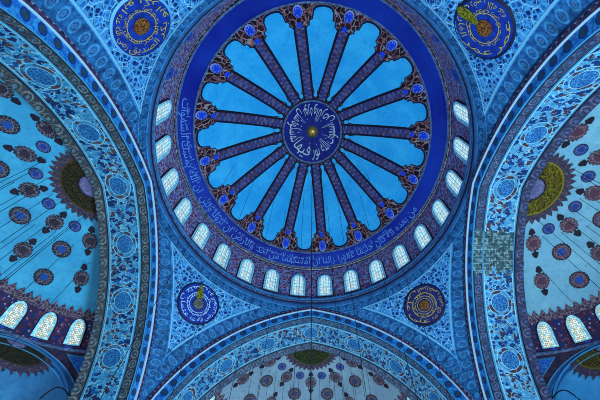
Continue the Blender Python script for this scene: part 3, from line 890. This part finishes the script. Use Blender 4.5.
# the near side of the vaulting, above and behind the camera
near = bpy.data.objects.new('ceiling', None); C.objects.link(near); near.location = W((0, -.965, .62)); near['kind'] = 'structure'
Ln = local(-PI/2)
def nstrip(name, mat, prof):
    P, U, acc = [], [], 0
    for i, (d, n) in enumerate(prof):
        if i: acc += hyp(d-prof[i-1][0], n-prof[i-1][1])
        a = arc(d); P.append([Ln(n, max(-n+.003, min(n-.003, q)), z) for q, z, u in a]); U.append([(u, acc) for q, z, u in a])
    MB().grid(P, U).build(name, mat, near)
nstrip('arch_molding', 'molding_plum', [(.001, .9655), (.004, .953), (.014, .947), (.024, .949), (.036, .962)])
nstrip('arch_face', 'strip_blue', [(.036, .962), (.066, .963), (.092, .965)])
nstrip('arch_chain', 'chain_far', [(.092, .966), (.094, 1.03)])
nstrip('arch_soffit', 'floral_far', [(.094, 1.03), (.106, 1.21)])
nstrip('arch_inner_chain', 'inner_chain_far', [(.106, 1.21), (.142, 1.2492)])
P = [[Ln(HN+HR*sin(max(po, 1e-4))*cos(az), HR*sin(max(po, 1e-4))*sin(az), HZ+HR*cos(max(po, 1e-4))) for az in [R_(-90+3*j) for j in range(61)]] for po in [R_(3*i) for i in range(31)]]
P.append([(p[0], p[1], .62) for p in P[-1]])
MB().grid(P, [[(0, 0)]*61]*32).build('half_dome_shell', 'half_dome_far', near)

# ------------------------------------------------------------------ hanging chain and cables
ch = thing('chandelier_chain', 'long dark chandelier chain hanging straight down from the gilded centre of the dome', 'chain', (0, 0, .3))
MB().tube([(0, 0, .3+.0985*i) for i in range(33)], .0014).build('chain', 'iron', ch)
MB().tube([(0, 0, 3.452), (0, 0, 3.478)], .008).build('hook', 'gold', ch)
def cables(hd, lst, label, group):
    o, Sp, L = hd
    for az, po, r in lst:
        p = Sp(R_(az), R_(po))
        t = MB().tube([(p[0], p[1], p[2]-.008-(p[2]-.35)*i/6) for i in range(7)], r, 6)
        c = t.build('hanging_cable', 'iron'); c['label'] = label; c['category'] = 'cable'; c['group'] = group
rnd = random.Random(11)
cables(hdl, [(-60, 12, .0013), (-35, 14, .0012), (-20, 13, .0013), (-8, 15, .0012), (3, 17, .0013), (14, 15, .0012), (24, 18, .0013), (-42, 24, .0012), (-28, 27, .0012), (40, 16, .0012), (-60, 25, .0012), (-50, 17, .0013), (8, 25, .0012), (-75, 30, .0012)], 'thin dark cable hanging straight down inside the left half dome', 'cables hanging in the left half dome')
cables(hdr, [(60, 14, .0012), (-35, 14, .0012), (-20, 16, .0013), (-5, 15, .0012), (8, 18, .0013), (20, 16, .0012), (35, 15, .0012), (45, 22, .0012), (28, 26, .0012), (62, 20, .0013), (-45, 20, .0012), (70, 33, .0012)], 'thin dark cable hanging straight down inside the right half dome', 'cables hanging in the right half dome')
cables(hdf, [(-80, 28, .0012), (-74, 26, .0012), (-66, 22, .0012), (-60, 25, .0012), (-52, 20, .0012), (-40, 18, .0012), (-30, 19, .0012), (-15, 17, .0012), (20, 18, .0012), (32, 19, .0012), (43, 20, .0012), (54, 22, .0012), (62, 24, .0012), (70, 27, .0012), (78, 30, .0012)], 'thin dark cable hanging straight down inside the bottom half dome', 'cables hanging in the bottom half dome')

for az, r in ((-38, .50), (-22, .62), (-9, .45), (14, .58), (27, .48), (44, .60), (-60, .55), (-75, .66), (62, .52)):
    p = dome_pt(r, R_(az)); mb = MB()
    c = mb.tube([(p[0], p[1], p[2]-.035-(p[2]-.35)*i/6) for i in range(7)], .0011, 6).build('hanging_cable', 'iron')
    c['label'] = 'hair thin dark cable hanging straight down from the central dome panels'; c['category'] = 'cable'; c['group'] = 'cables hanging from the central dome'

# ------------------------------------------------------------------ light
wd = bpy.data.worlds.new('daylight'); bpy.context.scene.world = wd; wd.use_nodes = True
bg = wd.node_tree.nodes['Background']; bg.inputs[0].default_value = (.86, 1, .98, 1); bg.inputs[1].default_value = .74
def area(name, loc, aim, size, power, col):
    l = bpy.data.lights.new(name, 'AREA'); l.size = size; l.energy = power; l.color = col
    o = bpy.data.objects.new(name, l); C.objects.link(o); o.location = loc
    o.rotation_euler = (Vector(aim)-Vector(loc)).to_track_quat('-Z', 'Y').to_euler()
area('fill_light', (7, 0, 2.5), (-12, -5, 25), 6, 7500, (.6, .95, 1))  # added lamp low on the right, fills the upper left vaults
vs = bpy.context.scene.view_settings
bpy.context.scene.cycles.filter_width = 1.0
vs.view_transform = 'Standard'; vs.look = 'None'; vs.exposure = .22; vs.gamma = .88
